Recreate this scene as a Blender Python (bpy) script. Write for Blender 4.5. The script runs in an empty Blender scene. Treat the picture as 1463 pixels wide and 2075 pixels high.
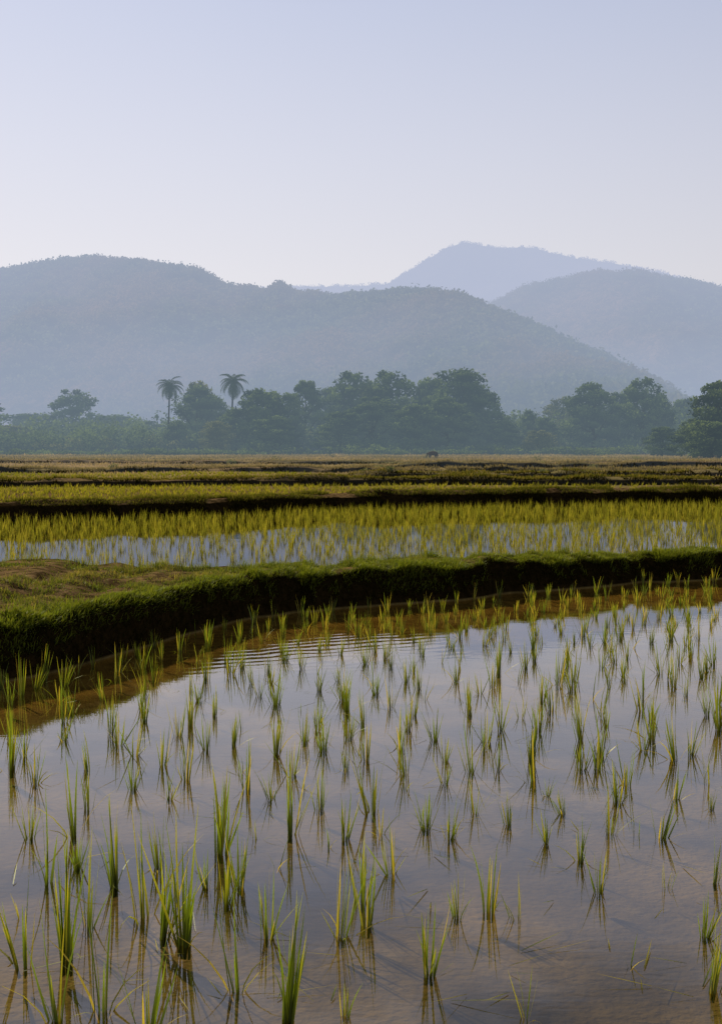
import bpy, math, random
import numpy as np
from mathutils import Vector, Matrix
rng=np.random.default_rng(7); random.seed(7)
scene=bpy.context.scene
COL=scene.collection
scene.view_settings.view_transform='Standard'; scene.view_settings.look='None'; scene.view_settings.exposure=0
# ---------------------------------------------------------------- camera
CAMH=1.5; FPX=2882.0; PITCH=math.atan(125.5/FPX)
cam_d=bpy.data.cameras.new("camera"); cam=bpy.data.objects.new("camera",cam_d); COL.objects.link(cam)
cam_d.sensor_fit='VERTICAL'; cam_d.sensor_height=36; cam_d.lens=50; cam_d.clip_start=0.05; cam_d.clip_end=12000
cam.location=(0,0,CAMH); cam.rotation_euler=(math.pi/2-PITCH,0,0); scene.camera=cam
def survey(u,v,z=0.0):
    """ground position (x,y) of something standing at height z"""
    dx=(u-731.5)/FPX; dz=(1037.5-v)/FPX
    y=math.cos(PITCH)+dz*math.sin(PITCH); zz=-math.sin(PITCH)+dz*math.cos(PITCH)
    t=(z-CAMH)/zz
    return dx*t, y*t
SUN_EL=math.radians(36); SUN_AZ=math.radians(-30)   # azimuth from +Y, negative = toward -X
sun_dir=Vector((math.sin(SUN_AZ)*math.cos(SUN_EL),math.cos(SUN_AZ)*math.cos(SUN_EL),math.sin(SUN_EL)))
# ---------------------------------------------------------------- helpers
TAB=np.random.default_rng(3).random((256,256))
def vn(x,y,s=1.0,off=0):
    x=np.asarray(x,float)/s+off*17.3+1000; y=np.asarray(y,float)/s+off*9.1+1000
    xi=np.floor(x).astype(int); yi=np.floor(y).astype(int); fx=x-xi; fy=y-yi
    fx=fx*fx*(3-2*fx); fy=fy*fy*(3-2*fy)
    a=TAB[xi%256,yi%256]; b=TAB[(xi+1)%256,yi%256]; c=TAB[xi%256,(yi+1)%256]; d=TAB[(xi+1)%256,(yi+1)%256]
    return (a*(1-fx)+b*fx)*(1-fy)+(c*(1-fx)+d*fx)*fy*1.0-0.5
def fbm(x,y,s,oct=4,off=0):
    r=0;a=1
    for i in range(oct): r=r+a*vn(x,y,s/2**i,off+i); a*=.5
    return r
def mesh_np(name,V,F,attrs=None,smooth=False,mat=None):
    V=np.ascontiguousarray(V,dtype=np.float32); F=np.ascontiguousarray(F,dtype=np.int32)
    me=bpy.data.meshes.new(name); k=F.shape[1]
    me.vertices.add(len(V)); me.vertices.foreach_set('co',V.ravel())
    me.loops.add(F.size); me.loops.foreach_set('vertex_index',F.ravel())
    me.polygons.add(len(F)); me.polygons.foreach_set('loop_start',np.arange(0,F.size,k,dtype=np.int32))
    if attrs:
        for n,a in attrs.items():
            at=me.attributes.new(n,'FLOAT','POINT'); at.data.foreach_set('value',np.ascontiguousarray(a,dtype=np.float32))
    me.update(calc_edges=True)
    me.polygons.foreach_set('use_smooth',np.full(len(F),smooth)); 
    if mat: me.materials.append(mat)
    me.validate()
    return me
def add(name,me,loc=(0,0,0),kind=None,label=None,category=None,group=None,parent=None):
    o=bpy.data.objects.new(name,me); o.location=loc; COL.objects.link(o)
    if kind:o["kind"]=kind
    if label:o["label"]=label
    if category:o["category"]=category
    if group:o["group"]=group
    if parent:o.parent=parent
    return o
def grid_faces(nr,nc):
    i=np.arange(nr-1)[:,None]*nc+np.arange(nc-1)[None,:]
    return np.stack([i,i+1,i+nc+1,i+nc],-1).reshape(-1,4)
def blades(base,L,phi,a0,a1,w,fphi,tint,seg=3):
    n=len(base); L=np.broadcast_to(L,n); V=[];T=[];TI=[]
    p=base.astype(float).copy(); d=np.stack([np.cos(phi),np.sin(phi),np.zeros(n)],1)
    wd=np.stack([np.cos(fphi),np.sin(fphi),np.zeros(n)],1)
    prof=[.75,1,.8,.55,.06] if seg==4 else ([.8,1,.65,.06] if seg==3 else [1,.8,.08])
    w=np.broadcast_to(w,n); a0=np.broadcast_to(a0,n); a1=np.broadcast_to(a1,n)
    for s in range(seg+1):
        if s>0:
            a=a0+a1*(s-.5)/seg; dl=L/seg
            p=p+d*(np.sin(a)*dl)[:,None]; p[:,2]+=np.cos(a)*dl
        V.append(p-wd*(w*prof[s]/2)[:,None]); V.append(p+wd*(w*prof[s]/2)[:,None])
        T+= [np.full(n,s/seg)]*2; TI+=[tint]*2
    V=np.stack(V,1).reshape(-1,3); T=np.stack(T,1).ravel(); TI=np.stack(TI,1).ravel()
    m=2*(seg+1); b=np.arange(n)[:,None]*m
    F=np.concatenate([np.stack([b[:,0]+2*s,b[:,0]+2*s+1,b[:,0]+2*s+3,b[:,0]+2*s+2],1) for s in range(seg)])
    return V,F,T,TI
def quads(c,size,flat=0.0):
    n=len(c); a=rng.normal(size=(n,3)); a[:,2]*=(1-flat*.5); a/=np.linalg.norm(a,axis=1)[:,None]
    b=rng.normal(size=(n,3)); b-=a*(a*b).sum(1)[:,None]; b/=np.linalg.norm(b,axis=1)[:,None]
    s=(np.broadcast_to(size,n)*rng.uniform(.6,1.3,n))[:,None]
    V=np.stack([c-a*s*.5,c+b*s*.32,c+a*s*.5,c-b*s*.32],1).reshape(-1,3)
    return V,np.arange(4*n).reshape(-1,4)
def tube(pts,rad,sides=6):
    V=[];F=[]
    for i,(p,r) in enumerate(zip(pts,rad)):
        p=np.array(p,float); q=np.array(pts[min(i+1,len(pts)-1)],float)-np.array(pts[max(i-1,0)],float); q/=np.linalg.norm(q)+1e-9
        e=np.cross(q,[0.3,1,0.1]); e/=np.linalg.norm(e); f=np.cross(q,e)
        for k in range(sides):
            t=2*math.pi*k/sides; V.append(p+r*(e*math.cos(t)+f*math.sin(t)))
    for i in range(len(pts)-1):
        for k in range(sides):
            a=i*sides+k;b=i*sides+(k+1)%sides; F.append([a,b,b+sides,a+sides])
    return np.array(V),np.array(F)
def join(parts):
    V=[];F=[];o=0
    for v,f in parts: V.append(v);F.append(f+o);o+=len(v)
    return np.concatenate(V),np.concatenate(F)
# ---------------------------------------------------------------- materials
class NT:
    def __init__(s,name):
        s.m=bpy.data.materials.new(name); s.m.use_nodes=True; s.t=s.m.node_tree; s.t.nodes.clear()
        s.out=s.n('ShaderNodeOutputMaterial')
        try: s.m.cycles.emission_sampling='NONE'
        except Exception: pass
    def n(s,typ,**k):
        x=s.t.nodes.new(typ)
        for a,b in k.items(): setattr(x,a,b)
        return x
    def l(s,a,b): s.t.links.new(a,b)
    def setin(s,sock,v):
        if hasattr(v,'is_output'): s.l(v,sock)
        else: sock.default_value=v
    def math(s,op,a,b=0.0,clamp=False):
        x=s.n('ShaderNodeMath',operation=op,use_clamp=clamp); s.setin(x.inputs[0],a); s.setin(x.inputs[1],b); return x.outputs[0]
    def mix(s,f,a,b,blend='MIX'):
        x=s.n('ShaderNodeMix',data_type='RGBA',blend_type=blend); s.setin(x.inputs[0],f)
        s.setin(x.inputs[6],a if hasattr(a,'is_output') else (*a,1)); s.setin(x.inputs[7],b if hasattr(b,'is_output') else (*b,1)); return x.outputs[2]
    def noise(s,scale,detail=3,vec=None,rough=.5,stretch=None):
        g=s.n('ShaderNodeNewGeometry').outputs['Position'] if vec is None else vec
        if stretch:
            m=s.n('ShaderNodeMapping'); m.inputs['Scale'].default_value=stretch; s.l(g,m.inputs[0]); g=m.outputs[0]
        x=s.n('ShaderNodeTexNoise'); x.inputs['Scale'].default_value=scale; x.inputs['Detail'].default_value=detail; x.inputs['Roughness'].default_value=rough
        s.l(g,x.inputs['Vector']); return x.outputs[0]
    def ramp(s,f,lo,hi,a=0.0,b=1.0):
        x=s.n('ShaderNodeMapRange',clamp=True); s.setin(x.inputs[0],f)
        x.inputs[1].default_value=lo;x.inputs[2].default_value=hi;x.inputs[3].default_value=a;x.inputs[4].default_value=b; return x.outputs[0]
    def attr(s,name): return s.n('ShaderNodeAttribute',attribute_name=name).outputs['Fac']
    def shmix(s,f,a,b):
        x=s.n('ShaderNodeMixShader'); s.setin(x.inputs[0],f); s.l(a,x.inputs[1]); s.l(b,x.inputs[2]); return x.outputs[0]
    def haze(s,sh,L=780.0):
        """distance haze painted into surfaces as a glow, thicker farther out and lower (world position)"""
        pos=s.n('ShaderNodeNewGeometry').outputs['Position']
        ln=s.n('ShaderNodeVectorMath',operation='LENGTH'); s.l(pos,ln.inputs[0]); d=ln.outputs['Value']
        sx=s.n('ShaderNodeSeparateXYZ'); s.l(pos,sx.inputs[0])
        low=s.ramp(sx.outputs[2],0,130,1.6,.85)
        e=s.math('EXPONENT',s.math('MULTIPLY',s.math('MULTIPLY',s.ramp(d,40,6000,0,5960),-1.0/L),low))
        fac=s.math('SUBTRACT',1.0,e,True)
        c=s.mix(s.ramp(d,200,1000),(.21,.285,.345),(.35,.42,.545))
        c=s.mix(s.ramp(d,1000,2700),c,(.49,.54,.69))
        em=s.n('ShaderNodeEmission'); s.l(c,em.inputs[0])  # haze glow laid over the surface colour
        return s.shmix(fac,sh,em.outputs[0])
    def done(s,sh): s.l(sh,s.out.inputs[0]); return s.m
def diffuse(t,c,rough=1.0,bump=None,bs=.3,bd=.05):
    d=t.n('ShaderNodeBsdfDiffuse'); t.setin(d.inputs[0],c if hasattr(c,'is_output') else (*c,1))
    if bump is not None:
        b=t.n('ShaderNodeBump'); b.inputs['Strength'].default_value=bs; b.inputs['Distance'].default_value=bd; t.l(bump,b.inputs['Height']); t.l(b.outputs[0],d.inputs['Normal'])
    return d.outputs[0]
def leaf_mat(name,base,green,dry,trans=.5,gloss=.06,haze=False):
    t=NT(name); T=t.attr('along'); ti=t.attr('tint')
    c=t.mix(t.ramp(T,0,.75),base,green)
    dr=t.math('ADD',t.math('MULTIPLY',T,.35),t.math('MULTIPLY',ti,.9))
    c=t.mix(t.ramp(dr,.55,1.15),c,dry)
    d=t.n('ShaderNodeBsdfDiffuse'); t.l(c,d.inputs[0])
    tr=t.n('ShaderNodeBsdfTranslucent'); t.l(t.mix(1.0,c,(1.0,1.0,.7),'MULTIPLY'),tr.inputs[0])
    s=t.shmix(trans,d.outputs[0],tr.outputs[0])
    if gloss:
        g=t.n('ShaderNodeBsdfGlossy'); g.inputs['Roughness'].default_value=.42; g.inputs[0].default_value=(.8,.85,.7,1); s=t.shmix(gloss,s,g.outputs[0])
    if haze: s=t.haze(s)
    return t.done(s)
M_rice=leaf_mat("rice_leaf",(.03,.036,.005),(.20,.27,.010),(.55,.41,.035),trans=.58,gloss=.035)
M_rice2=leaf_mat("rice_leaf_yellow",(.05,.05,.006),(.26,.26,.014),(.43,.35,.035),trans=.58,gloss=.02)  # yellower leaf colour of the second paddy and terraces
M_grass=leaf_mat("bank_grass",(.012,.014,.003),(.17,.21,.014),(.38,.29,.06),trans=.5,gloss=.02)
M_grass2=leaf_mat("bund_grass",(.014,.015,.003),(.13,.14,.014),(.33,.24,.06),trans=.45,gloss=0)
M_shade=leaf_mat("bank_face_grass_shade",(.007,.006,.002),(.022,.022,.004),(.05,.034,.010),trans=.25,gloss=0)  # darkened copy of the grass, shade of the bank faces painted in
M_straw=leaf_mat("dry_stubble",(.10,.07,.03),(.29,.23,.07),(.52,.37,.17),trans=.35,gloss=0,haze=True)
# ground
t=NT("ground_soil")
pos=t.n('ShaderNodeNewGeometry').outputs['Position']; sx=t.n('ShaderNodeSeparateXYZ'); t.l(pos,sx.inputs[0])
n2=t.noise(14,4); n3=t.noise(.05,4,stretch=(1,.35,1))
mud=t.mix(t.ramp(t.noise(1.0,6,rough=.6,stretch=(1,.6,1)),.38,.62),(.05,.041,.02),(.175,.14,.078))
mud=t.mix(t.ramp(t.noise(.75,5,rough=.6),.48,.60,0,.85),mud,(.018,.017,.013))
mud=t.mix(t.ramp(t.noise(1.1,6,stretch=(1,.8,1),rough=.65),.55,.67,0,.65),mud,(.26,.22,.155))
mud=t.mix(t.ramp(t.noise(7,5,rough=.6),.40,.70,0,.30),mud,(.03,.024,.014))
mud=t.mix(t.math('MULTIPLY',t.attr('amber_light'),.92),mud,t.mix(t.ramp(t.noise(5,4),.35,.65),(.17,.115,.034),(.31,.21,.072)))  # amber light along the near bank painted into the bed colour
soil_shaded=t.mix(t.ramp(n2,.3,.7),(.008,.0055,.002),(.024,.015,.005))  # soil near black, with the backlit banks' shade put into its colour
dry=t.mix(t.ramp(t.noise(9,5),.38,.62),(.045,.03,.013),(.17,.11,.052))
far=t.mix(t.ramp(n3,.42,.6),(.30,.21,.105),(.16,.145,.045))
far=t.mix(t.ramp(t.noise(.6,5,stretch=(.4,1,1)),.4,.75,0,.6),far,(.08,.055,.02))
c=t.mix(t.ramp(sx.outputs[2],.27,.36),soil_shaded,dry)
c2=t.mix(t.ramp(sx.outputs[1],40,48),c,far)
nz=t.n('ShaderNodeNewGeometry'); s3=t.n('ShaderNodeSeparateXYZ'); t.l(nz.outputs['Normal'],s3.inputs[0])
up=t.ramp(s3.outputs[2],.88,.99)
c3=t.mix(up,soil_shaded,c2)  # steep faces take the shade-dark soil
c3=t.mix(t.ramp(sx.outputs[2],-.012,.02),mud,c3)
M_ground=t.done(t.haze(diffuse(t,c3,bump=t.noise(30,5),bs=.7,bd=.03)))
# water
def water_mat(name,wave=.06,tintc=(.90,.80,.54),scl=9,ripple=False,gl=(.90,.90,.92)):
    t=NT(name)
    a=t.noise(scl,2,stretch=(.6,1.6,1)); b=t.noise(1.3,2)
    h=t.math('ADD',t.math('MULTIPLY',a,.35),t.math('MULTIPLY',b,1.5))
    if ripple:   # small wavelets spreading from the bank
        pos=t.n('ShaderNodeNewGeometry').outputs['Position']
        v=t.n('ShaderNodeVectorMath',operation='DISTANCE'); t.l(pos,v.inputs[0]); v.inputs[1].default_value=(-.75,10.9,0)
        m=t.ramp(v.outputs['Value'],.3,1.7,1,0)
        mp=t.n('ShaderNodeMapping'); mp.inputs['Rotation'].default_value=(0,0,math.radians(62)); t.l(pos,mp.inputs[0])
        w=t.n('ShaderNodeTexWave'); w.inputs['Scale'].default_value=1.9; w.inputs['Distortion'].default_value=4.0; w.inputs['Detail'].default_value=2; w.inputs['Detail Scale'].default_value=1.2; t.l(mp.outputs[0],w.inputs[0])
        h=t.math('ADD',h,t.math('MULTIPLY',t.math('MULTIPLY',w.outputs['Fac'],m),1.9))
    bp=t.n('ShaderNodeBump'); bp.inputs['Strength'].default_value=wave; bp.inputs['Distance'].default_value=.02; t.l(h,bp.inputs['Height'])
    lw=t.n('ShaderNodeLayerWeight'); lw.inputs[0].default_value=.5; t.l(bp.outputs[0],lw.inputs['Normal'])
    fr=t.math('ADD',t.math('MULTIPLY',t.math('POWER',lw.outputs['Facing'],4.5),.95),.028,True)
    g=t.n('ShaderNodeBsdfGlossy'); g.inputs[0].default_value=(*gl,1); g.inputs['Roughness'].default_value=.012; t.l(bp.outputs[0],g.inputs['Normal'])
    tr=t.n('ShaderNodeBsdfTransparent'); tr.inputs[0].default_value=(*tintc,1)
    return t.done(t.shmix(fr,tr.outputs[0],g.outputs[0]))
M_water=water_mat("paddy_water",.04,ripple=True); M_water2=water_mat("paddy_water_rippled",.02,scl=6,gl=(.76,.75,.79))
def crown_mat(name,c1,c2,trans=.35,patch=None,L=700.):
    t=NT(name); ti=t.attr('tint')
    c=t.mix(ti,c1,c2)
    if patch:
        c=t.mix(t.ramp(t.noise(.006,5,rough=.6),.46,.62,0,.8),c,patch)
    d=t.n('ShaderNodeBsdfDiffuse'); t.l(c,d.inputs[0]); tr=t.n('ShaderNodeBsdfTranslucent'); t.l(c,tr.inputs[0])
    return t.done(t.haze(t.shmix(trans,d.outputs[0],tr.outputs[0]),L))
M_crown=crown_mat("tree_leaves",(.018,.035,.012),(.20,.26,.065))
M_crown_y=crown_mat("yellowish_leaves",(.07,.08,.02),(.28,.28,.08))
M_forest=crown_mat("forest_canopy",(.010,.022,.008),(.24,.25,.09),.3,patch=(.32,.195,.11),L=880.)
M_palm=crown_mat("palm_fronds",(.02,.03,.012),(.10,.13,.035))
t=NT("bark"); M_bark=t.done(t.haze(diffuse(t,t.mix(t.ramp(t.noise(3,4),.3,.7),(.03,.024,.018),(.09,.075,.06)))))
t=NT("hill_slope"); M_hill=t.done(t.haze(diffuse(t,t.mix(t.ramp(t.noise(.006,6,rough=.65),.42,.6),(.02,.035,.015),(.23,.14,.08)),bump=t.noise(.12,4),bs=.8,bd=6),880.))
t=NT("buffalo_hide"); M_hide=t.done(t.haze(diffuse(t,t.mix(t.ramp(t.noise(2.5,3),.35,.65),(.025,.013,.008),(.08,.042,.025)))))
t=NT("buffalo_horn"); M_horn=t.done(diffuse(t,t.mix(t.ramp(t.noise(8,2),.3,.7),(.05,.045,.04),(.12,.11,.09))))
# ---------------------------------------------------------------- terrain profile
def curve(pts,sm=.35):
    pts=np.array(pts,float); xs=np.arange(-400,400,.1); ys=np.interp(xs,pts[:,0],pts[:,1])
    k=int(sm/.1)*3; g=np.exp(-.5*(np.arange(-k,k+1)*.1/sm)**2); g/=g.sum()
    yy=np.convolve(np.pad(ys,k,mode='edge'),g,'valid')
    return lambda x: np.interp(x,xs,yy)
c1=curve([(-60,2),(-12,6.2),(-5,7.6),(-3.1,8.3),(-2.3,8.95),(-2.02,9.3),(-1.82,9.9),(-1.51,11.4),(-1.03,12.7),(-.15,13.6),(.82,14.1),(2.53,15.5),(4.25,16.75),(12,20.5),(60,38)],.22)
F1=lambda x: c1(x)+.38*vn(x,0*x,.55,1)+.16*vn(x,0*x,.17,2)
cb=curve([(-60,9),(-12,12.4),(-3.5,14.0),(-2.2,14.2),(-.7,14.75),(1,15.45),(2.8,16.7),(4.5,17.7),(12,21.6),(60,39.2)],.6)
B1=lambda x: np.maximum(cb(x)+.35*vn(x,0*x,.8,4),F1(x)+.8)
c2_=curve([(-120,19),(-30,22),(-6.8,26.6),(-3.4,29.5),(-.4,33),(3,34.6),(9,36.5),(30,42),(150,60)],1.5)
F2=lambda x: c2_(x)+.9*vn(x,0*x,1.6,6)+.4*vn(x,0*x,.5,7)
c3_=curve([(-120,38),(-12,42.5),(-6,44),(0,45.5),(6,46.5),(15,47),(40,52),(150,72)],2)
F3=lambda x: c3_(x)+1.0*vn(x,0*x,2.5,8)
F3b=lambda x: F3(x)+6+1.2*vn(x,0*x,3,15)
c4_=curve([(-150,56),(-20,61),(-4,64),(2,62),(8,60),(20,62),(40,66),(150,86)],3)
F4=lambda x: c4_(x)+2*vn(x,0*x,4,9)
F4b=lambda x: F4(x)+10+3*vn(x,0*x,5,16)
c5_=curve([(-200,98),(-20,98),(3,88),(20,86),(60,94),(200,114)],4)
F5=lambda x: c5_(x)+2.5*vn(x,0*x,6,10)
zt=lambda x: .34+.05*np.clip((-x-1)/1.5,0,1)+.07*vn(x,0*x,.7,11)+.05*vn(x,0*x,.25,19)
rt=lambda x: np.clip((x+1.5)/3+vn(x,0*x,4,17),0,1)
rl=lambda x: np.clip((x+7)/9,0,1)
bumpy=lambda x,s,o,a: a*vn(x,0*x,s,o)+a*.8*vn(x,0*x,s*.35,o+1)
K=lambda v: (lambda x: v+0*x)
BP=[(K(-40),K(-.07),1),(K(3),K(-.07),14),(lambda x:F1(x)-.9,K(-.07),34),(lambda x:F1(x)-.02,K(-.03),7),(lambda x:F1(x)+.07,K(.17),7),(lambda x:F1(x)+.17,lambda x:zt(x)-.05,7),(lambda x:F1(x)+.38,zt,6),
 (B1,lambda x:zt(x)-.03,22),(lambda x:B1(x)+.28,K(.04),5),(lambda x:F2(x)-.4,K(.04),25),(F2,K(.10),3),(lambda x:F2(x)+.25,lambda x:.38+.03*rl(x),5),(lambda x:F2(x)+.6,lambda x:.46+.05*rl(x)+bumpy(x,1.3,12,.13),4),(lambda x:F2(x)+1.3,lambda x:.45+.05*rl(x),5),(lambda x:F2(x)+1.7,K(.35),3),
 (F3,K(.36),14),(lambda x:F3(x)+.25,K(.54),4),(lambda x:F3(x)+.7,lambda x:.60+bumpy(x,2,33,.2),3),(lambda x:F3(x)+1.6,K(.57),3),(lambda x:F3(x)+2.2,K(.46),3),
 (F3b,K(.45),6),(lambda x:F3b(x)+.3,lambda x:.45+.20*rt(x),3),(lambda x:F3b(x)+.9,lambda x:.45+.25*rt(x)+bumpy(x,1.8,36,.25)*rt(x),3),(lambda x:F3b(x)+2,lambda x:.48+.06*rt(x),3),
 (F4,K(.49),8),(lambda x:F4(x)+.4,lambda x:.68+bumpy(x,2.5,39,.24),4),(lambda x:F4(x)+1.5,K(.69),3),(lambda x:F4(x)+2.5,K(.55),3),
 (F4b,K(.55),6),(lambda x:F4b(x)+.5,lambda x:.57+.22*rt(x)+bumpy(x,3,42,.25)*rt(x),3),(lambda x:F4b(x)+3,lambda x:.57+.05*rt(x),3),
 (F5,K(.57),8),(lambda x:F5(x)+.6,lambda x:.76+bumpy(x,4,45,.22),4),(lambda x:F5(x)+2.2,K(.74),3),(lambda x:F5(x)+4,K(.62),3),
 (K(150),K(.62),12),(K(300),K(.72),18),(K(900),K(.85),14),(K(6000),K(.9),10)]
def rough(x,y,z):
    a=np.where(z>.15,1,.25)*np.where(z<0,.5,1)*np.where((y<20)&(z>.15),1.35,1)
    return z+a*(.035*fbm(x,y,.35,3,20)+.03*vn(x,y,1.7,24))+np.where(y>50,.09*fbm(x,y,3,4,30),0)
def terr(x,y):
    x=np.asarray(x,float); y=np.asarray(y,float); z=np.full(x.shape,-.07)
    pc,pz=BP[0][0](x),BP[0][1](x)
    for f,g,_ in BP[1:]:
        cc,gz=f(x),g(x); m=(y>=pc)&(y<=cc); tt=np.clip((y-pc)/np.maximum(cc-pc,1e-4),0,1)
        z=np.where(m,pz+(gz-pz)*tt,z); pc,pz=cc,gz
    return rough(x,y,z)
S=np.concatenate([-np.geomspace(60,7.2,34),np.arange(-7,7.001,.045),np.geomspace(7.2,60,34)])
rows=[]
for i in range(1,len(BP)):
    for k in range(BP[i][2]): rows.append((i,k/BP[i][2]))
rows.append((len(BP)-1,1.0))
VX=[]; NB=len(BP); AMBER_LIGHT=[]
for i,tt in rows:
    fa,ga,_=BP[i-1]; fb,gb,_=BP[i]
    e=tt if i<NB-2 else tt**1.6
    yr=float(fa(np.array([0.]))[0]*(1-e)+fb(np.array([0.]))[0]*e); w=max(1,yr/18)
    x=S*w
    y=fa(x)*(1-e)+fb(x)*e; z=ga(x)*(1-e)+gb(x)*e
    VX.append(np.stack([x,y,rough(x,y,z)],1))
    dd=F1(x)-y; AMBER_LIGHT.append(np.where(dd>-.2,np.clip(1.25-dd/(2.1+1.2*vn(x,y,.8,77)),0,1),0))
V=np.concatenate(VX)
add("ground",mesh_np("ground",V,grid_faces(len(rows),len(S)),{'amber_light':np.concatenate(AMBER_LIGHT)},smooth=True,mat=M_ground),kind="structure",label="terraced muddy rice field ground with earth banks",category="ground")
def strip(fa,fb,z,n,xr,name,mat,label):
    xs=np.arange(-xr,xr+.01,.25); VV=[]
    for k in range(n+1):
        y=fa(xs)*(1-k/n)+fb(xs)*k/n; VV.append(np.stack([xs,y,np.full_like(xs,z)],1))
    add(name,mesh_np(name,np.concatenate(VV),grid_faces(n+1,len(xs)),smooth=True,mat=mat),kind="structure",label=label,category="water")
strip(K(-40),lambda x:F1(x)+.04,0.0,8,40,"water",M_water,"shallow still muddy water reflecting the pale sky")
strip(lambda x:B1(x)+.08,lambda x:F2(x)+.06,.115,6,50,"water",M_water2,"shallow water between dense young rice")
# ---------------------------------------------------------------- rice plants (near)
def clump_mesh(seed,H,nb,spread,name,mat=M_rice,width=.006,seg=4,flop=.12):
    r=np.random.default_rng(seed); n=nb
    phi=r.uniform(0,2*np.pi,n); br=r.uniform(0,.024,n)
    base=np.stack([np.cos(phi)*br,np.sin(phi)*br*.8,np.full(n,-.03)],1)
    L=H*r.uniform(.35,1.08,n); a0=np.abs(r.normal(0,spread,n)); a1=r.normal(.06,.14,n)
    lean=r.uniform(-.14,.14)
    fl=r.random(n)<flop; a0=np.where(fl,r.uniform(.15,.8,n),a0+lean*np.cos(phi)); a1=np.where(fl,r.uniform(.6,1.5,n),a1); L=np.where(fl,L*.9,L)
    ti=r.uniform(0,.75,n)+np.where(fl,.35,0)+np.where(r.random(n)<.12,.4,0)
    V,F,T,TI=blades(base,L+.03,phi,a0,a1,width*r.uniform(.6,1.25,n),phi+np.pi/2+r.normal(0,.8,n),ti,seg)
    return mesh_np(name,V,F,{'along':T,'tint':TI},mat=mat)
tall=[clump_mesh(100+i,.30,int(rng.integers(9,20)),.07+.045*(i%4),"rice_plant_mesh",width=.0080,flop=.07+.05*(i%3)) for i in range(20)]
short=[clump_mesh(200+i,.22,int(rng.integers(9,21)),.08+.05*(i%4),"rice_plant_mesh",width=.0064,flop=.05+.05*(i%3)) for i in range(20)]
sparse=[clump_mesh(300+i,.24,int(rng.integers(3,7)),.18,"rice_plant_mesh",width=.0062,flop=.25) for i in range(8)]
PL=[(585,2070,1860),(480,2010,1830),(870,1975,1850),(1068,2062,1920),(210,2050,1830),(300,2090,1940),(135,1950,1730),(375,1915,1690),(290,1860,1640),(100,1790,1620),(233,1800,1650),(148,1695,1550),(485,1800,1700),(735,1830,1710),(695,1900,1770),(450,1730,1565),(590,1690,1550),(910,1700,1630),(925,1860,1780),(990,1850,1740),(1045,1860,1770),(1175,1745,1665),(1212,1810,1730),(1030,1672,1605),(1107,1710,1640),(865,1680,1600),(755,1650,1515),(500,1600,1505),(562,1530,1445),(380,1580,1505),(330,1550,1480),(243,1510,1445),(345,1620,1565),(72,1590,1525),(178,1560,1495),(148,1445,1380),(292,1460,1400),(362,1490,1425),(475,1510,1455),(435,1450,1395),(403,1420,1370),(610,1440,1405),(648,1400,1355),(700,1560,1510),(738,1470,1405),(810,1515,1430),(848,1395,1350),(925,1380,1310),(952,1450,1400),(950,1565,1480),(1015,1480,1395),(1077,1540,1445),(1175,1500,1400),(1160,1400,1340),(1100,1420,1365),(1108,1612,1575),(1250,1625,1550),(1268,1590,1500),(1320,1500,1410),(1295,1440,1380),(1365,1540,1450),(1390,1410,1370),(1440,1640,1600),(1450,1790,1700),(1275,1960,1905),(1455,1480,1370),(685,1380,1350),(510,1385,1325),(550,1385,1335),(620,1280,1230),(660,1272,1230),(705,1282,1230),(795,1290,1220),(740,1345,1300),(792,1352,1305),(852,1312,1275),(880,1270,1225),(932,1292,1235),(960,1255,1215),(1035,1322,1280),(1080,1312,1245),(1130,1262,1220),(1150,1322,1270),(1195,1312,1270),(1245,1342,1290),(1272,1335,1290),(1320,1302,1250),(1270,1255,1210),(1340,1240,1200),(1400,1335,1260),(1440,1270,1215),(1430,1205,1170),(1380,1225,1185),(20,1430,1370),(22,1490,1425),(75,1395,1345),(130,1390,1335),(190,1350,1305),(240,1362,1310),(290,1355,1300),(288,1440,1385),(365,1320,1270),(318,1305,1265),(455,1272,1235),(485,1300,1250),(545,1275,1240),(530,1300,1255),(130,1500,1450),(660,1720,1640),(1430,1900,1820),(1350,1800,1740),(700,2060,2000),(40,1860,1800),(420,1800,1735),(560,1760,1700),(820,1600,1550),(1210,1560,1500),(1140,1650,1600),(610,1600,1550),(455,1640,1580),
 (745,1880,1750),(460,1830,1730),(520,1700,1640),(700,1700,1620),(770,1690,1600),(1010,1560,1500),(880,1500,1430),(1235,1690,1610),(1290,1690,1620),(1370,1620,1560),(1400,1530,1470),(1180,1560,1500),(180,1640,1570),(60,1700,1630),(270,1600,1540),(420,1520,1460),(210,1420,1370),(550,1620,1560),(650,1640,1560),(840,1450,1390),(1090,1480,1410),(1220,1450,1390),(1430,1450,1390),(160,1760,1690),(320,1760,1660),(590,1570,1500),(900,1590,1530),(960,1650,1590),(50,1960,1790),(180,1880,1720),(335,1900,1740),(120,2070,1880),(540,1900,1790),(1445,2010,1890),(790,1770,1680),(1340,1700,1620)]
LBL="clump of thin green rice shoots with yellowing tips standing in water"
pts=[]; spec=[]
def f1(x): return float(F1(np.array([x]))[0])
for u,v,vt in PL:
    x,y=survey(u,v); H=(v-vt)*y/FPX
    if y>f1(x)-.12: y=f1(x)-.2
    spec.append((x,y,H*(1.22 if v>1500 else 1.15 if v>1340 else .95),'t' if H>.20 else ('p' if u in(1275,1068,1045,660,40,560,1350,610,820,520,1290,770) else 's'))); pts.append((x,y))
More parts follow.
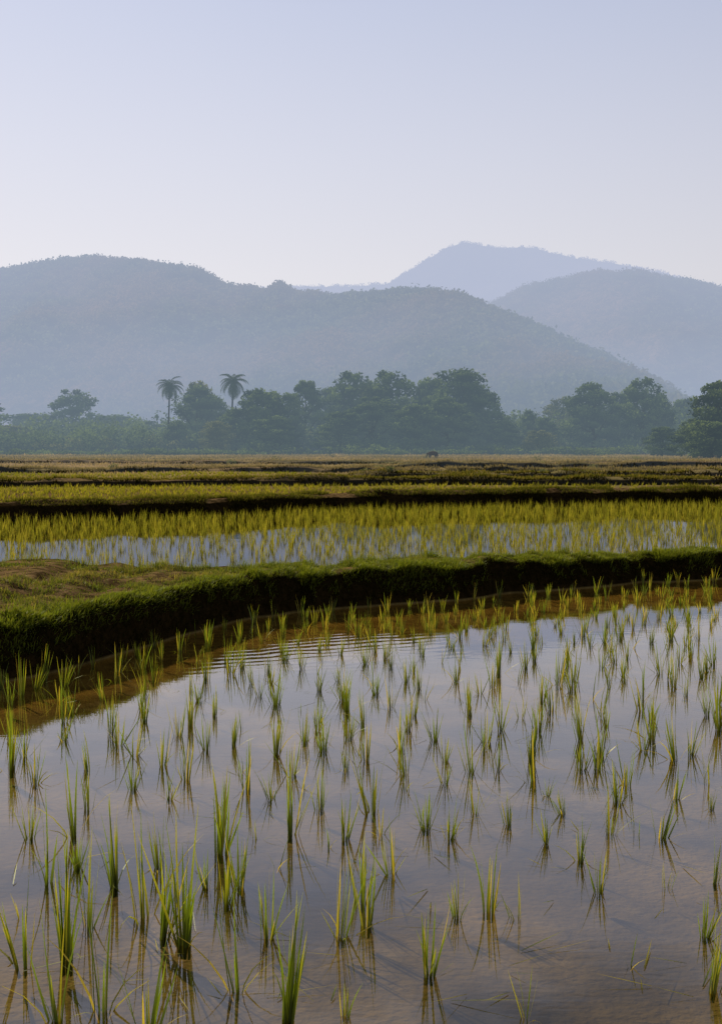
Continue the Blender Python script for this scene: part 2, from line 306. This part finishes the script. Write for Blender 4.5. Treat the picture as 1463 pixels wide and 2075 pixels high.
for tries in range(40000):
    y=random.uniform(6.2,17.2); x=random.uniform(-.275,.275)*y
    if y>f1(x)-.12: continue
    dens=(.18 if y<9 else .28)+.5*max(0,min(1,(y-9)/4))*(.2+.8*max(0,min(1,(x+1.0)/3)))
    dens*=max(.02,.15+2.2*(float(vn(x,y,.8,99))+.4))
    if y>f1(x)-1.2: dens*=.6
    if random.random()>dens: continue
    md=.24
    if min((x-a)**2+(y-b)**2 for a,b in pts)<md*md: continue
    if len(spec)>430: break
    pts.append((x,y)); spec.append((x,y,random.uniform(.14,.28) if y<10 else random.uniform(.12,.23),'s' if random.random()<.75 else 'p'))
spec.sort(key=lambda s:s[1]); print("near plants",len(spec))
for x,y,H,km in spec[:298]:
    src=random.choice(tall if km=='t' else short if km=='s' else sparse)
    o=bpy.data.objects.new("rice_plant",src); s=H/{'t':.30,'s':.22,'p':.24}[km]
    sw=min(1.2,s*.7+.25); o.scale=(sw,sw,s); o.location=(x,y,0); o.rotation_euler=(random.uniform(-.08,.08),random.uniform(-.14,.14),random.uniform(0,6.28)); COL.objects.link(o)
    o["category"]="rice plant"; o["group"]="rice plants in the flooded field"
    o["label"]="few sparse rice blades poking out of the water" if km=='p' else LBL
rest=np.array([(s[0],s[1]) for s in spec[298:]])
def clumps_field(xy,zb,H,nb,w,mat,name,label,cat,spread=.35,tmin=0,tmax=.9,seg=2,rad=.03):
    n=len(xy); b=np.repeat(xy,nb,0); m=len(b); phi=rng.uniform(0,2*np.pi,m); rr=rng.uniform(0,rad,m)
    base=np.stack([b[:,0]+np.cos(phi)*rr,b[:,1]+np.sin(phi)*rr,np.repeat(zb,nb)],1)
    hh=np.repeat(H*rng.uniform(.55,1.2,n),nb)
    V,F,T,TI=blades(base,hh*rng.uniform(.45,1.05,m),phi,rng.uniform(0,spread,m),rng.uniform(0,.4,m),w*rng.uniform(.6,1.3,m),rng.normal(0,.8,m),np.clip(rng.uniform(tmin,tmax,m)+np.repeat(rng.normal(0,.14,n),nb),0,1.2),seg)
    add(name,mesh_np(name,V,F,{'along':T,'tint':TI},mat=mat),kind="stuff",label=label,category=cat)
def jit(x0,x1,y0,y1,sx,sy,j=.35):
    X,Y=np.meshgrid(np.arange(x0,x1,sx),np.arange(y0,y1,sy)); X=X.ravel();Y=Y.ravel()
    return X+rng.uniform(-j,j,len(X))*sx,Y+rng.uniform(-j,j,len(X))*sy
X,Y=jit(-9,11,3,22,.3,.3); m=(Y<F1(X)-.15)&(np.abs(X)>.278*Y+.1)
xy=np.concatenate([np.stack([X[m],Y[m]],1),rest]) if len(rest) else np.stack([X[m],Y[m]],1)
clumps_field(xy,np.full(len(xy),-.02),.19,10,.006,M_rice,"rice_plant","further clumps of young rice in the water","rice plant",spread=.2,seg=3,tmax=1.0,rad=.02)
# second field
X,Y=jit(-26,26,12,46,.20,.24,.45); f=F2(X); m=(Y>B1(X)+.3)&(Y<f-.1)&(np.abs(X)<.27*Y+4)
dn=.46+.46*np.clip((Y-B1(X)-1)/6+X*.12,0,1)+.5*vn(X,Y,1.6,40); m&=rng.random(len(X))<dn
xy=np.stack([X[m],Y[m]],1); clumps_field(xy,np.full(len(xy),.09),.235,7,.0060,M_rice2,"rice_field","rows of bright yellow green young rice in shallow water","rice plant",spread=.2,seg=2,tmax=1.0,rad=.022)
X,Y=jit(-26,26,26,50,.24,.28,.45); m=(Y>F2(X)+1.6)&(Y<F3(X)-.2)&(rng.random(len(X))<.65-.05*X)
xy=np.stack([X[m],Y[m]],1); clumps_field(xy,terr(X[m],Y[m])-.01,.16,6,.015,M_rice2,"rice_field","thick low rice on a raised terrace","rice plant",tmax=1.0)
X,Y=jit(-26,4,42,64,.3,.35,.45); m=(Y>F3(X)+2.2)&(Y<F4(X)-3)&(X<-.05*Y+1+2*vn(X,Y,2,5))
xy=np.stack([X[m],Y[m]],1); clumps_field(xy,terr(X[m],Y[m])-.01,.15,5,.02,M_rice2,"rice_field","low bright green rice strip on a terrace","rice plant",tmax=.5)
n=170; Y=3.8+7*rng.random(n)**1.5; X=rng.uniform(-.27,.27,n)*Y-.6*(rng.random(n)<.4); k=Y<F1(X)-.3; X=X[k];Y=Y[k]; n=len(X)
V,F,T,TI=blades(np.stack([X,Y,np.full(n,.004)],1),rng.uniform(.06,.22,n),rng.uniform(0,6.28,n),rng.uniform(1.35,1.55,n),rng.uniform(0,.02,n),.0048,rng.uniform(0,6.28,n),rng.uniform(.3,1.0,n),3)
add("fallen_rice_leaves",mesh_np("straw",V,F,{'along':T,'tint':TI},mat=M_rice),kind="stuff",label="bent straw coloured rice leaves floating on the water",category="leaves")
# ---------------------------------------------------------------- grass on banks
def grass(name,X,Y,H,w,mat,label,tint,spread=.9,seg=2,phi=None):
    n=len(X); Z=terr(X,Y)-.006; ph=rng.uniform(0,2*np.pi,n) if phi is None else phi
    V,F,T,TI=blades(np.stack([X,Y,Z],1),H*rng.uniform(.5,1.3,n),ph,rng.uniform(0,spread,n),rng.uniform(0,1.1,n),w*rng.uniform(.6,1.4,n),ph+np.pi/2+rng.normal(0,.5,n),np.clip(tint,0,1.2),seg)
    add(name,mesh_np(name,V,F,{'along':T,'tint':TI},mat=mat),kind="stuff",label=label,category="grass")
n=240000; X=rng.uniform(-6,8,n); f=F1(X)+.18; b=B1(X)+.25; Y=f+(b-f)*rng.random(n)**1.1
dryn=np.clip((fbm(X,Y,.6,4,50))*1.6-.10+np.where(Y<13.2,1,0)*np.clip((-X-2.0)/.5,0,1)*np.clip((Y-10.1)/.6,0,1)*.65,0,1)
keep=rng.random(n)<np.clip(1.0-dryn*.6+vn(X,Y,.2,53)*1.2,.25,1)
keep&=(np.abs(X)<.27*Y+1.0)
X=X[keep];Y=Y[keep];dryn=dryn[keep]
hm=.25+2.4*np.clip(fbm(X,Y,.22,2,55)+.45,0,1)**2.6
grass("grass",X,Y,.055*hm*(1-.35*dryn),.0055,M_grass,"short green and dry grass covering the earth bank",rng.uniform(0,.6,len(X))+dryn*.7)
# points spread evenly along the bank edge
xe=np.arange(-5.5,8,.01); ye=F1(xe); se=np.concatenate([[0],np.cumsum(np.hypot(np.diff(xe),np.diff(ye)))])
tx=np.gradient(xe,se); ty=np.gradient(ye,se); kk=np.hanning(41); kk/=kk.sum()
tx=np.convolve(tx,kk,'same'); ty=np.convolve(ty,kk,'same'); tl=np.hypot(tx,ty); tx/=tl; ty/=tl
def along_edge(n,d0,d1):
    s=rng.uniform(0,se[-1],n); x=np.interp(s,se,xe); y=np.interp(s,se,ye); a=np.interp(s,se,tx); b=np.interp(s,se,ty); d=rng.uniform(d0,d1,n)
    X=x-b*d; Y=y+a*d; out=np.arctan2(-a,b); k=(np.abs(X)<.27*Y+1)&(Y>F1(X)+.02)
    return X[k],Y[k],out[k],s[k]
X,Y,ph,s_=along_edge(60000,.12,.34); k=(vn(s_,Y*0,.2,60)+vn(X,Y,.12,61)*.7+.5>.42-.15*np.clip(-X-1,0,1)); X=X[k];Y=Y[k];ph=ph[k];s_=s_[k]
grass("grass",X,Y,.035+.11*np.clip(vn(s_,0*s_,.2,62)+.5,0,1)**2.5,.0062,M_grass,"longer grass tufts hanging over the bank edge",rng.uniform(0,.6,len(X)),spread=1.1,seg=3,phi=ph+rng.normal(0,1.0,len(X)))
X,Y,ph,s_=along_edge(24000,.03,.2); k=(vn(s_,Y*0,.35,66)+vn(X,Y,.1,61)*.6>.08-.25*np.clip(-X-.8,0,1)); X=X[k];Y=Y[k];ph=ph[k]
grass("grass",X,Y,.07,.0062,M_grass,"weeds clinging to the bank face",rng.uniform(0,.5,len(X)),spread=1.3,seg=3,phi=ph+rng.normal(0,.9,len(X)))
X,Y,ph,s_=along_edge(50000,-.02,.16)
grass("grass",X,Y,.045,.006,M_shade,"weeds tinted dark for shade on the steep bank face",rng.uniform(0,.9,len(X)),spread=1.4,seg=2,phi=ph+rng.normal(0,.8,len(X)))
def bundgrass(F,d0,d1,xr,n,H,w,mat,label,tb=0.0,tr=.6,rm=0):
    X=rng.uniform(-xr,xr,n); Y=F(X)+rng.uniform(d0,d1,n); k=(vn(X,Y,.6,70)+.5>.28)
    if rm: k&=rng.random(n)<rt(X)
    X=X[k];Y=Y[k]
    grass("grass",X,Y,H*(.4+1.4*np.clip(vn(X,Y,.7,72)+.5,0,1)),w,mat,label,rng.uniform(tb,tb+tr,k.sum()))
bundgrass(F2,.25,1.7,16,60000,.085,.012,M_grass2,"grass tufts along the dark field bank",.05,.7)
bundgrass(F2,.03,.3,16,26000,.08,.014,M_shade,"grass tinted dark for shade on the bank face",.0,.9)
bundgrass(F3,.4,2.0,22,40000,.10,.02,M_grass2,"grass tufts along a low field bank",.1,.9)
bundgrass(F3b,.5,1.6,24,22000,.11,.022,M_grass2,"rough grass along a low field bank",.1,.9,1)
bundgrass(F4,.6,2.2,32,26000,.13,.028,M_straw,"rough grass along a low dry bank",.0,.8)
for FF,xr_,rm_ in((F3,22,0),(F3b,24,1),(F4,32,0),(F4b,34,1),(F5,42,0)):
    bundgrass(FF,-.1,.4,xr_,8000,.10,.035,M_shade,"grass tinted dark for shade on a low bank face",.0,.9,rm_)
bundgrass(F4b,.6,2.2,34,18000,.15,.035,M_straw,"dry grass along a low field bank",.1,.8,1)
bundgrass(F5,.8,3.0,42,28000,.16,.04,M_straw,"dry grass along a distant low bank",.0,.8)
n=120000; Y=46+200*rng.random(n)**1.4; X=rng.uniform(-.3,.3,n)*Y; k=(Y>F3(X)+2)&(vn(X,Y,2.5,80)+.5>.3)
for FF in (F3b,F4,F4b,F5): k&=~((Y>FF(X)-1.2)&(Y<FF(X)+.5))
X=X[k];Y=Y[k]
grass("dry_grass",X,Y,(.07+.0006*Y)*(.4+1.8*np.clip(vn(X,Y,3,84)+.5,0,1)**1.5),.012+.00035*Y,M_straw,"dry straw coloured stubble across the flat fields",.2+.95*np.clip(vn(X,Y*.5,6,82)+.5+rng.normal(0,.25,len(X)),0,1))
def leafmass(cx,cy,cz,R,Hh,per,size,name,mat,label,cat,kind="stuff",tmul=1.0,tvar=.4):
    n=len(cx)
    d=rng.normal(size=(n,per,3)); d/=np.linalg.norm(d,axis=2)[...,None]; d*=rng.uniform(.25,1.0,(n,per,1))**.5
    P=np.stack([cx,cy,cz],1)[:,None,:]+d*np.stack([R,R,Hh],1)[:,None,:]
    tt=np.clip(.25+.5*d[...,2]+rng.uniform(-tvar*.75,tvar,(n,1))+rng.normal(0,tvar*.5,(n,per)),0,1)*tmul  # top light painted in: leaves paler high in each mass, darker below
    V,F=quads(P.reshape(-1,3),size); me=mesh_np(name,V,F,{'tint':np.repeat(tt.ravel(),4)},mat=mat)
    return add(name,me,kind=kind,label=label,category=cat)
# ---------------------------------------------------------------- trees
def make_tree(seed,H=12,W=9,ncl=34,low=.03,leaf=.44,per=80,peak=.45):
    r=np.random.default_rng(seed); cen=[];rad=[]
    for i in range(ncl):
        t_=r.random()**.9; rr=W*r.uniform(.07,.17)*(1.15-.3*t_); z=low*H+rr*.5+(H-low*H-rr*1.5)*t_
        k_=(t_-peak)/(1.02-peak if t_>peak else peak+.45)
        a=r.uniform(0,2*math.pi); prof=max(.05,1-abs(k_)**2)**.5*(1+.16*math.sin(a*3+seed)+.08*math.sin(t_*11+seed*2))
        q=r.random()**.45*W/2*prof*.85*r.uniform(.7,1.15)
        cen.append((math.cos(a)*q,math.sin(a)*q,z)); rad.append(rr)
    cen=np.array(cen);rad=np.array(rad)
    d=r.normal(size=(ncl,per,3)); d/=np.linalg.norm(d,axis=2)[...,None]; d*=r.uniform(.35,1.15,(ncl,per,1))
    P=cen[:,None,:]+d*rad[:,None,None]*np.array([1.1,1.1,.9])
    ti=np.clip(.15+.6*d[...,2]+r.uniform(-.3,.45,(ncl,1))+r.normal(0,.12,(ncl,per)),0,1)  # lit tops and shaded undersides of the leaf clumps painted into the tint
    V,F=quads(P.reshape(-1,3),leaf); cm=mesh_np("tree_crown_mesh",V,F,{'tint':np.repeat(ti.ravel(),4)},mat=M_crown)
    parts=[tube([(0,0,-.3),(.1,.05,H*.2),(-.1,.1,H*.45),(.1,0,H*.75)],[.34,.26,.18,.07],7)]
    for i in range(9):
        c=cen[r.integers(ncl)]; z0=H*r.uniform(.15,.5); parts.append(tube([(0,0,z0),tuple(c*.5+np.array([0,0,z0*.5+.3])),tuple(c)],[.14,.08,.03],5))
    V,F=join(parts); tm=mesh_np("tree_trunk_mesh",V,F,smooth=True,mat=M_bark)
    return tm,cm,H,W
TV=[make_tree(11,12,9,100),make_tree(12,13,7,85,peak=.5),make_tree(13,10,10,105,peak=.4),make_tree(14,14,8.5,100,peak=.5),make_tree(15,11,8,90,peak=.4),make_tree(16,12,10,110,peak=.48),make_tree(17,9,8,90,peak=.4),make_tree(19,13,8,80,peak=.55),make_tree(21,10,8,80,peak=.35)]
def cm_variant(cm,mat):
    c=cm.copy(); c.materials.clear(); c.materials.append(mat); return c
TVY=[(a,cm_variant(b,M_crown_y),h,w) for a,b,h,w in TV]
def plant_tree(u,vt,wpx,D,yel=False):
    tm,cm,H,W=random.choice(TVY if yel else TV)
    x=(u-731.5)*D/FPX; zg=float(terr(np.array([x]),np.array([D]))[0]); top=CAMH+(912-vt)*D/FPX
    sz=(top-zg)/H; sw=wpx*D/FPX/W*1.35
    e=bpy.data.objects.new("tree",None); e.location=(x,D,zg-.1); e.scale=(sw,sw,sz); e.rotation_euler=(0,0,random.uniform(0,6.28)); COL.objects.link(e)
    e["category"]="tree"; e["group"]="trees at the edge of the fields"
    e["label"]=("broad leafy yellowish green tree at the field edge" if yel else "tall leafy dark green tree at the field edge")
    a=bpy.data.objects.new("trunk",tm); a.parent=e; COL.objects.link(a)
    b=bpy.data.objects.new("crown",cm); b.parent=e; COL.objects.link(b)
TREES=[(-60,800,120,340),(60,835,120,380),(150,785,90,350),(235,838,110,370),(300,850,70,330),(400,778,95,285),(430,800,70,290),(530,785,110,255),(585,792,60,262),(660,782,80,300),(715,750,95,275),(790,748,100,265),(755,800,100,250),(870,762,80,270),(930,742,130,258),(975,790,90,262),(840,815,90,245),(1020,850,70,255),(1070,828,45,270),(1105,842,55,262),(1200,772,100,262),(1250,792,70,270),(1300,762,85,255),(1335,795,60,262),(1385,805,80,300),(1455,768,95,150),(1408,845,80,160),(1340,862,60,190),(620,768,60,275),(480,825,80,262),(360,850,60,270),(905,800,90,248),(1550,780,120,160),(690,830,90,248),(560,840,90,246),(1440,850,90,145)]
for q in TREES: plant_tree(*q)
for q in [(1140,800,90,300),(405,770,60,300),(1175,815,70,280),(440,850,60,250),(20,860,90,300),(1090,870,60,240)]: plant_tree(*q,yel=True)
# palms
def frond(r,az,L,el):
    n=9; T=np.linspace(0,1,n); a=el-T*1.9
    p=np.zeros(3);pts_=[p.copy()]
    for k in range(n-1):
        p=p+np.array([math.cos(az)*math.cos(a[k]),math.sin(az)*math.cos(a[k]),math.sin(a[k])])*L/(n-1); pts_.append(p.copy())
    V=[];F=[];side=np.array([-math.sin(az),math.cos(az),0])
    for k in range(1,n):
        for j in range(3):
            q=pts_[k-1]*(1-j/3)+pts_[k]*(j/3); wl=.75*math.sin(math.pi*min(1,(k+j/3)/n*.9+.08))**.6
            for sg in(-1,1):
                tip=q+side*sg*wl*.7+(pts_[k]-pts_[k-1])*.9+np.array([0,0,-wl*.5])
                dq=(pts_[k]-pts_[k-1])*.14; b=len(V); V+= [q-dq,q+dq,tip+dq*.2,tip-dq*.2]; F.append([b,b+1,b+2,b+3])
    return np.array(V),np.array(F)
def make_palm(seed,H=14):
    r=np.random.default_rng(seed); lean=r.uniform(-.6,.6)
    V,F=tube([(0,0,-.2),(lean*.3,0,H*.3),(lean*.8,.1,H*.65),(lean,.1,H-1.2)],[.26,.18,.15,.13],8)
    tm=mesh_np("palm_trunk_mesh",V,F,smooth=True,mat=M_bark)
    fr=[]
    for i in range(34):
        v,f=frond(r,i*2.399+r.uniform(-.3,.3),r.uniform(2.5,3.6),1.4-2.2*(i/34)+r.uniform(-.15,.15)); v=v+np.array([lean,.1,H-1.5]); fr.append((v,f))
    V,F=join(fr); ti=np.repeat(r.uniform(0,1,len(F)),4)
    return tm,mesh_np("palm_crown_mesh",V,F,{'tint':ti},mat=M_palm)
for i,(u,vt,D) in enumerate([(341,758,270),(467,748,262),(748,772,262)]):
    tm,cm=make_palm(50+i); x=(u-731.5)*D/FPX; zg=float(terr(np.array([x]),np.array([D]))[0]); s=(CAMH+(912-vt)*D/FPX-zg)/14.6
    e=bpy.data.objects.new("palm_tree",None); e.location=(x,D,zg-.1); e.scale=(s,s,s); COL.objects.link(e)
    e["category"]="palm tree"; e["group"]="palm trees at the edge of the fields"; e["label"]="tall slender palm with drooping feathery fronds above the trees"
    for nm,m_ in(("trunk",tm),("crown",cm)):
        a=bpy.data.objects.new(nm,m_); a.parent=e; COL.objects.link(a)
def band(n,y0,y1,h0,h1,R,name,mat,label,cat,per=45,size=.6,xf=.33,hf=None):
    Y=rng.uniform(y0,y1,n); X=rng.uniform(-xf,xf,n)*Y; H=rng.uniform(h0,h1,n)
    if hf is not None: H=H*hf(X/Y)
    H=H*(.7+.6*np.clip(vn(X,Y,9,90)+.5,0,1))
    leafmass(X,Y,.6+H*.48,R*rng.uniform(.7,1.3,n),H*.5,per,size,name,mat,label,cat)
band(620,300,420,5,8.5,3.4,"woodland",M_crown,"hazy mass of mixed trees behind the fields","trees",240,.85,.36)
band(440,262,292,4.5,9,2.8,"woodland",M_crown,"dense understorey between the field edge trees","trees",160,.6,.34,lambda s: np.clip(.75+1.3*(s+.12),.55,1.0))
band(120,262,280,3.5,6,2.2,"woodland",M_crown_y,"paler bushes among the field edge trees","trees",120,.5,.34,lambda s: np.clip(.7+1.3*(s+.12),.55,1.0))
band(420,225,250,1.0,2.6,1.4,"bush",M_crown,"low bushes along the far edge of the fields","bushes",70,.34,.34,lambda s: np.clip(.65+.8*s,.45,1.0))
X,Y=[],[]
for u,v in [(1010,928),(1095,946),(1100,955),(1088,935),(860,930),(770,950),(740,955),(790,960),(715,962),(670,928),(470,940),(230,948),(1200,950),(1350,945),(560,935),(1290,934)]:
    x,y=survey(u,v,.62); X.append(x);Y.append(min(y,180))
X=np.array(X);Y=np.array(Y); s=np.full(len(X),.4)*np.clip(Y/100,.5,1.4)
leafmass(X,Y,terr(X,Y)+s*.4,s,s*.6,80,.12,"shrub",M_crown_y,"small dry shrubs scattered on the stubble field","shrub")
X=np.array([(1205-731.5)*205/FPX+i*1.1 for i in range(-2,3)]);Y=np.full(5,205.)+rng.uniform(-.5,.5,5)
leafmass(X,Y,terr(X,Y)+.5,np.full(5,1.1),np.full(5,.8),160,.2,"bush",M_crown,"rounded dark green bush at the field edge","bush")
# ---------------------------------------------------------------- hills
def hill(name,prof,D0,D1,front,label,ntree,tsz,seed,rel=8):
    prof=np.array(prof,float); us=np.linspace(-900,2400,560)
    v=np.interp(us,prof[:,0],prof[:,1]); Dd=np.interp(us,[0,1463],[D0,D1]); Dd=np.clip(Dd,min(D0,D1)*.8,max(D0,D1)*1.2)
    cx=(us-731.5)*Dd/FPX; H=np.maximum(CAMH+(912-v)*Dd/FPX,2)+fbm(cx,cx*0,rel*7,5,seed)*rel*.6
    R=np.concatenate([np.linspace(0,1,90),np.linspace(1.03,1.8,16)]); VV=[]
    def surf(ci,r):
        c=np.interp(ci,np.arange(len(us)),cx); h=np.interp(ci,np.arange(len(us)),H); dd=np.interp(ci,np.arange(len(us)),Dd)
        y=dd-(1-r)*front*dd; sc=y/dd; x=c*(sc*.6+.4)
        p=np.where(r<=1,np.clip(r,0,1)**1.15,1-(r-1)*.9)
        sp=fbm(c,y*.35,160,5,seed+3)
        z=h*p*(1+ 1.0*sp*np.clip(1-r,0,1)*np.clip(r*3,0,1))+fbm(x,y,rel*3,4,seed+5)*rel*.9*np.clip(r*4,0,1)*np.where(r>.95,.4,1)
        return x,y,z
    ci=np.arange(len(us))
    for r in R:
        x,y,z=surf(ci,np.full(len(us),r)); VV.append(np.stack([x,y,z],1))
    add(name,mesh_np(name,np.concatenate(VV),grid_faces(len(R),len(us)),smooth=True,mat=M_hill),kind="structure",label=label,category="hill")
    ci=rng.uniform(150,430,ntree); r=np.where(rng.random(ntree)<.25,rng.uniform(.97,1.01,ntree),.12+.88*rng.random(ntree)**.8)
    x,y,z=surf(ci,r); big=tsz*rng.uniform(.5,1.3,ntree)*np.where(rng.random(ntree)<.07,1.4,1)
    leafmass(x,y,z+big*.12,big*.6,big*.55,26,tsz*.34,"forest",M_forest,"hazy forest canopy covering the slope of the hill","forest",tvar=.34)
hill("hill",[(-900,640),(-400,580),(-100,556),(0,551),(60,546),(110,538),(200,534),(290,536),(340,548),(400,559),(450,579),(520,593),(545,596),(568,582),(600,600),(700,606),(760,600),(860,593),(900,600),(940,609),(1000,635),(1080,674),(1150,709),(1250,750),(1330,792),(1400,835),(1600,890),(2400,905)],1700,850,.42,"forested hill fading into blue haze",12000,8.5,1)
hill("hill",[(-900,700),(300,760),(700,720),(900,650),(990,614),(1060,584),(1130,572),(1200,563),(1290,555),(1370,570),(1463,586),(1700,640),(2400,760)],2100,1750,.35,"distant forested ridge in thick haze",6500,9,2,10)
hill("hill",[(-900,640),(0,600),(450,590),(590,584),(700,585),(780,578),(850,538),(900,504),(940,491),(1000,503),(1080,508),(1150,522),(1250,538),(1300,550),(1463,590),(1800,600),(2400,660)],3300,2900,.3,"pale distant mountain with a pointed summit in haze",5000,9,3,14)
# ---------------------------------------------------------------- buffalo
def skin_obj(name,verts,edges,rad,mat,parent,sub=2):
    me=bpy.data.meshes.new(name); me.from_pydata(verts,edges,[])
    o=bpy.data.objects.new(name,me); COL.objects.link(o)
    sk=o.modifiers.new("skin",'SKIN'); sk.use_smooth_shade=True
    for i,r in enumerate(rad): me.skin_vertices[0].data[i].radius=r if isinstance(r,tuple) else (r,r)
    me.skin_vertices[0].data[0].use_root=True
    ss=o.modifiers.new("sub",'SUBSURF'); ss.levels=sub; ss.render_levels=sub
    me.materials.append(mat); o.parent=parent; return o
by=150.0; bx=(877-731.5)*by/FPX; bz=float(terr(np.array([bx]),np.array([by]))[0])
bv=[(-.75,0,1.05),(-.3,0,1.02),(.25,0,1.02),(.7,0,1.1),(1.05,0,1.0),(1.3,0,.72),(1.5,0,.45),(1.62,0,.28),
 (-.8,.22,.8),(-.72,.24,.5),(-.86,.24,.32),(-.82,.24,.02),(-.8,-.22,.8),(-.6,-.24,.5),(-.74,-.24,.32),(-.68,-.24,.02),
 (.65,.2,.75),(.66,.21,.42),(.64,.21,.02),(.65,-.2,.75),(.8,-.21,.42),(.84,-.21,.02),
 (-1.05,0,1.15),(-1.17,0,.85),(-1.18,0,.45)]
be=[(0,1),(1,2),(2,3),(3,4),(4,5),(5,6),(6,7),(0,8),(8,9),(9,10),(10,11),(0,12),(12,13),(13,14),(14,15),(3,16),(16,17),(17,18),(3,19),(19,20),(20,21),(0,22),(22,23),(23,24)]
br=[(.34,.34),(.40,.38),(.42,.40),(.36,.34),(.24,.2),(.19,.16),(.13,.12),(.1,.1),.18,.11,.075,.06,.18,.11,.075,.06,.14,.085,.06,.14,.085,.06,.05,.03,.04]
body=skin_obj("water_buffalo",bv,be,br,M_hide,None)
body.location=(bx,by,bz-.05); body.rotation_euler=(0,0,math.radians(133)); body.scale=(.62,.62,.62)
body["category"]="buffalo"; body["label"]="dark brown water buffalo grazing with lowered head on stubble"
for sg in(1,-1):
    skin_obj("horn",[(1.25,sg*.1,.84),(1.2,sg*.3,.9),(1.05,sg*.42,1.0),(.9,sg*.38,1.12)],[(0,1),(1,2),(2,3)],[.05,.045,.03,.012],M_horn,body,1)
    skin_obj("ear",[(1.22,sg*.12,.75),(1.2,sg*.24,.72),(1.18,sg*.34,.68)],[(0,1),(1,2)],[(.03,.05),(.03,.07),(.02,.02)],M_hide,body,1)
# ---------------------------------------------------------------- light & sky
sl=bpy.data.lights.new("sun",'SUN'); sl.energy=5.0; sl.angle=math.radians(.6); sl.color=(1,.87,.64)
so=bpy.data.objects.new("sun",sl); COL.objects.link(so); so.rotation_euler=(-sun_dir).to_track_quat('-Z','Y').to_euler()
W=bpy.data.worlds.new("World"); scene.world=W; W.use_nodes=True; nt=W.node_tree; N=nt.nodes; N.clear()
def wn(t,**k):
    x=N.new(t)
    for a,b in k.items(): setattr(x,a,b)
    return x
L=nt.links.new
sky=wn('ShaderNodeTexSky',sky_type='NISHITA'); sky.sun_disc=False; sky.sun_elevation=SUN_EL; sky.sun_rotation=SUN_AZ; sky.air_density=1.3; sky.dust_density=3.0; sky.altitude=300
sc=wn('ShaderNodeMix',data_type='RGBA',blend_type='MULTIPLY'); sc.inputs[0].default_value=1; L(sky.outputs[0],sc.inputs[6]); sc.inputs[7].default_value=(.085,.085,.085,1)
tc=wn('ShaderNodeTexCoord'); nrm=wn('ShaderNodeVectorMath',operation='NORMALIZE'); L(tc.outputs['Generated'],nrm.inputs[0])
sp=wn('ShaderNodeSeparateXYZ'); L(nrm.outputs[0],sp.inputs[0])
dt=wn('ShaderNodeVectorMath',operation='DOT_PRODUCT'); L(nrm.outputs[0],dt.inputs[0]); dt.inputs[1].default_value=(math.sin(SUN_AZ),math.cos(SUN_AZ),0)
rz=wn('ShaderNodeValToRGB'); L(sp.outputs[2],rz.inputs[0]); cr=rz.color_ramp
cr.elements[0].position=0; cr.elements[0].color=(.80,.785,.81,1); cr.elements[1].position=1; cr.elements[1].color=(.13,.16,.25,1)
for p,c in [(.12,(.775,.77,.835,1)),(.20,(.69,.71,.83,1)),(.30,(.57,.62,.80,1)),(.42,(.52,.55,.66,1)),(.6,(.28,.33,.45,1))]:
    e=cr.elements.new(p); e.color=c
mr=wn('ShaderNodeMapRange'); L(dt.outputs['Value'],mr.inputs[0]); mr.inputs[1].default_value=.55; mr.inputs[2].default_value=.98; mr.inputs[3].default_value=.82; mr.inputs[4].default_value=1.04
# thin unseen cloud noise added above the view to mottle the water's reflection
mpc=wn('ShaderNodeMapping'); mpc.inputs['Scale'].default_value=(1.6,1.6,4.0); L(nrm.outputs[0],mpc.inputs[0])
cn=wn('ShaderNodeTexNoise'); cn.inputs['Scale'].default_value=5.0; cn.inputs['Detail'].default_value=5; cn.inputs['Roughness'].default_value=.55; L(mpc.outputs[0],cn.inputs['Vector'])
cm1=wn('ShaderNodeMapRange'); L(cn.outputs[0],cm1.inputs[0]); cm1.inputs[1].default_value=.38; cm1.inputs[2].default_value=.62; cm1.inputs[3].default_value=-.45; cm1.inputs[4].default_value=.35
cm2=wn('ShaderNodeMapRange'); L(sp.outputs[2],cm2.inputs[0]); cm2.inputs[1].default_value=.295; cm2.inputs[2].default_value=.38
cmm=wn('ShaderNodeMath',operation='MULTIPLY_ADD'); L(cm1.outputs[0],cmm.inputs[0]); L(cm2.outputs[0],cmm.inputs[1]); cmm.inputs[2].default_value=1.0
mb=wn('ShaderNodeMath',operation='MULTIPLY'); L(mr.outputs[0],mb.inputs[0]); L(cmm.outputs[0],mb.inputs[1])
hz=wn('ShaderNodeVectorMath',operation='SCALE'); L(rz.outputs[0],hz.inputs[0]); L(mb.outputs[0],hz.inputs[3])
fz=wn('ShaderNodeMapRange'); L(sp.outputs[2],fz.inputs[0]); fz.inputs[1].default_value=0; fz.inputs[2].default_value=1; fz.inputs[3].default_value=.96; fz.inputs[4].default_value=.8
mx=wn('ShaderNodeMix',data_type='RGBA'); L(fz.outputs[0],mx.inputs[0]); L(sc.outputs[2],mx.inputs[6]); L(hz.outputs[0],mx.inputs[7])
bg=wn('ShaderNodeBackground'); L(mx.outputs[2],bg.inputs[0]); bg.inputs[1].default_value=1.0
wo=wn('ShaderNodeOutputWorld'); L(bg.outputs[0],wo.inputs[0])
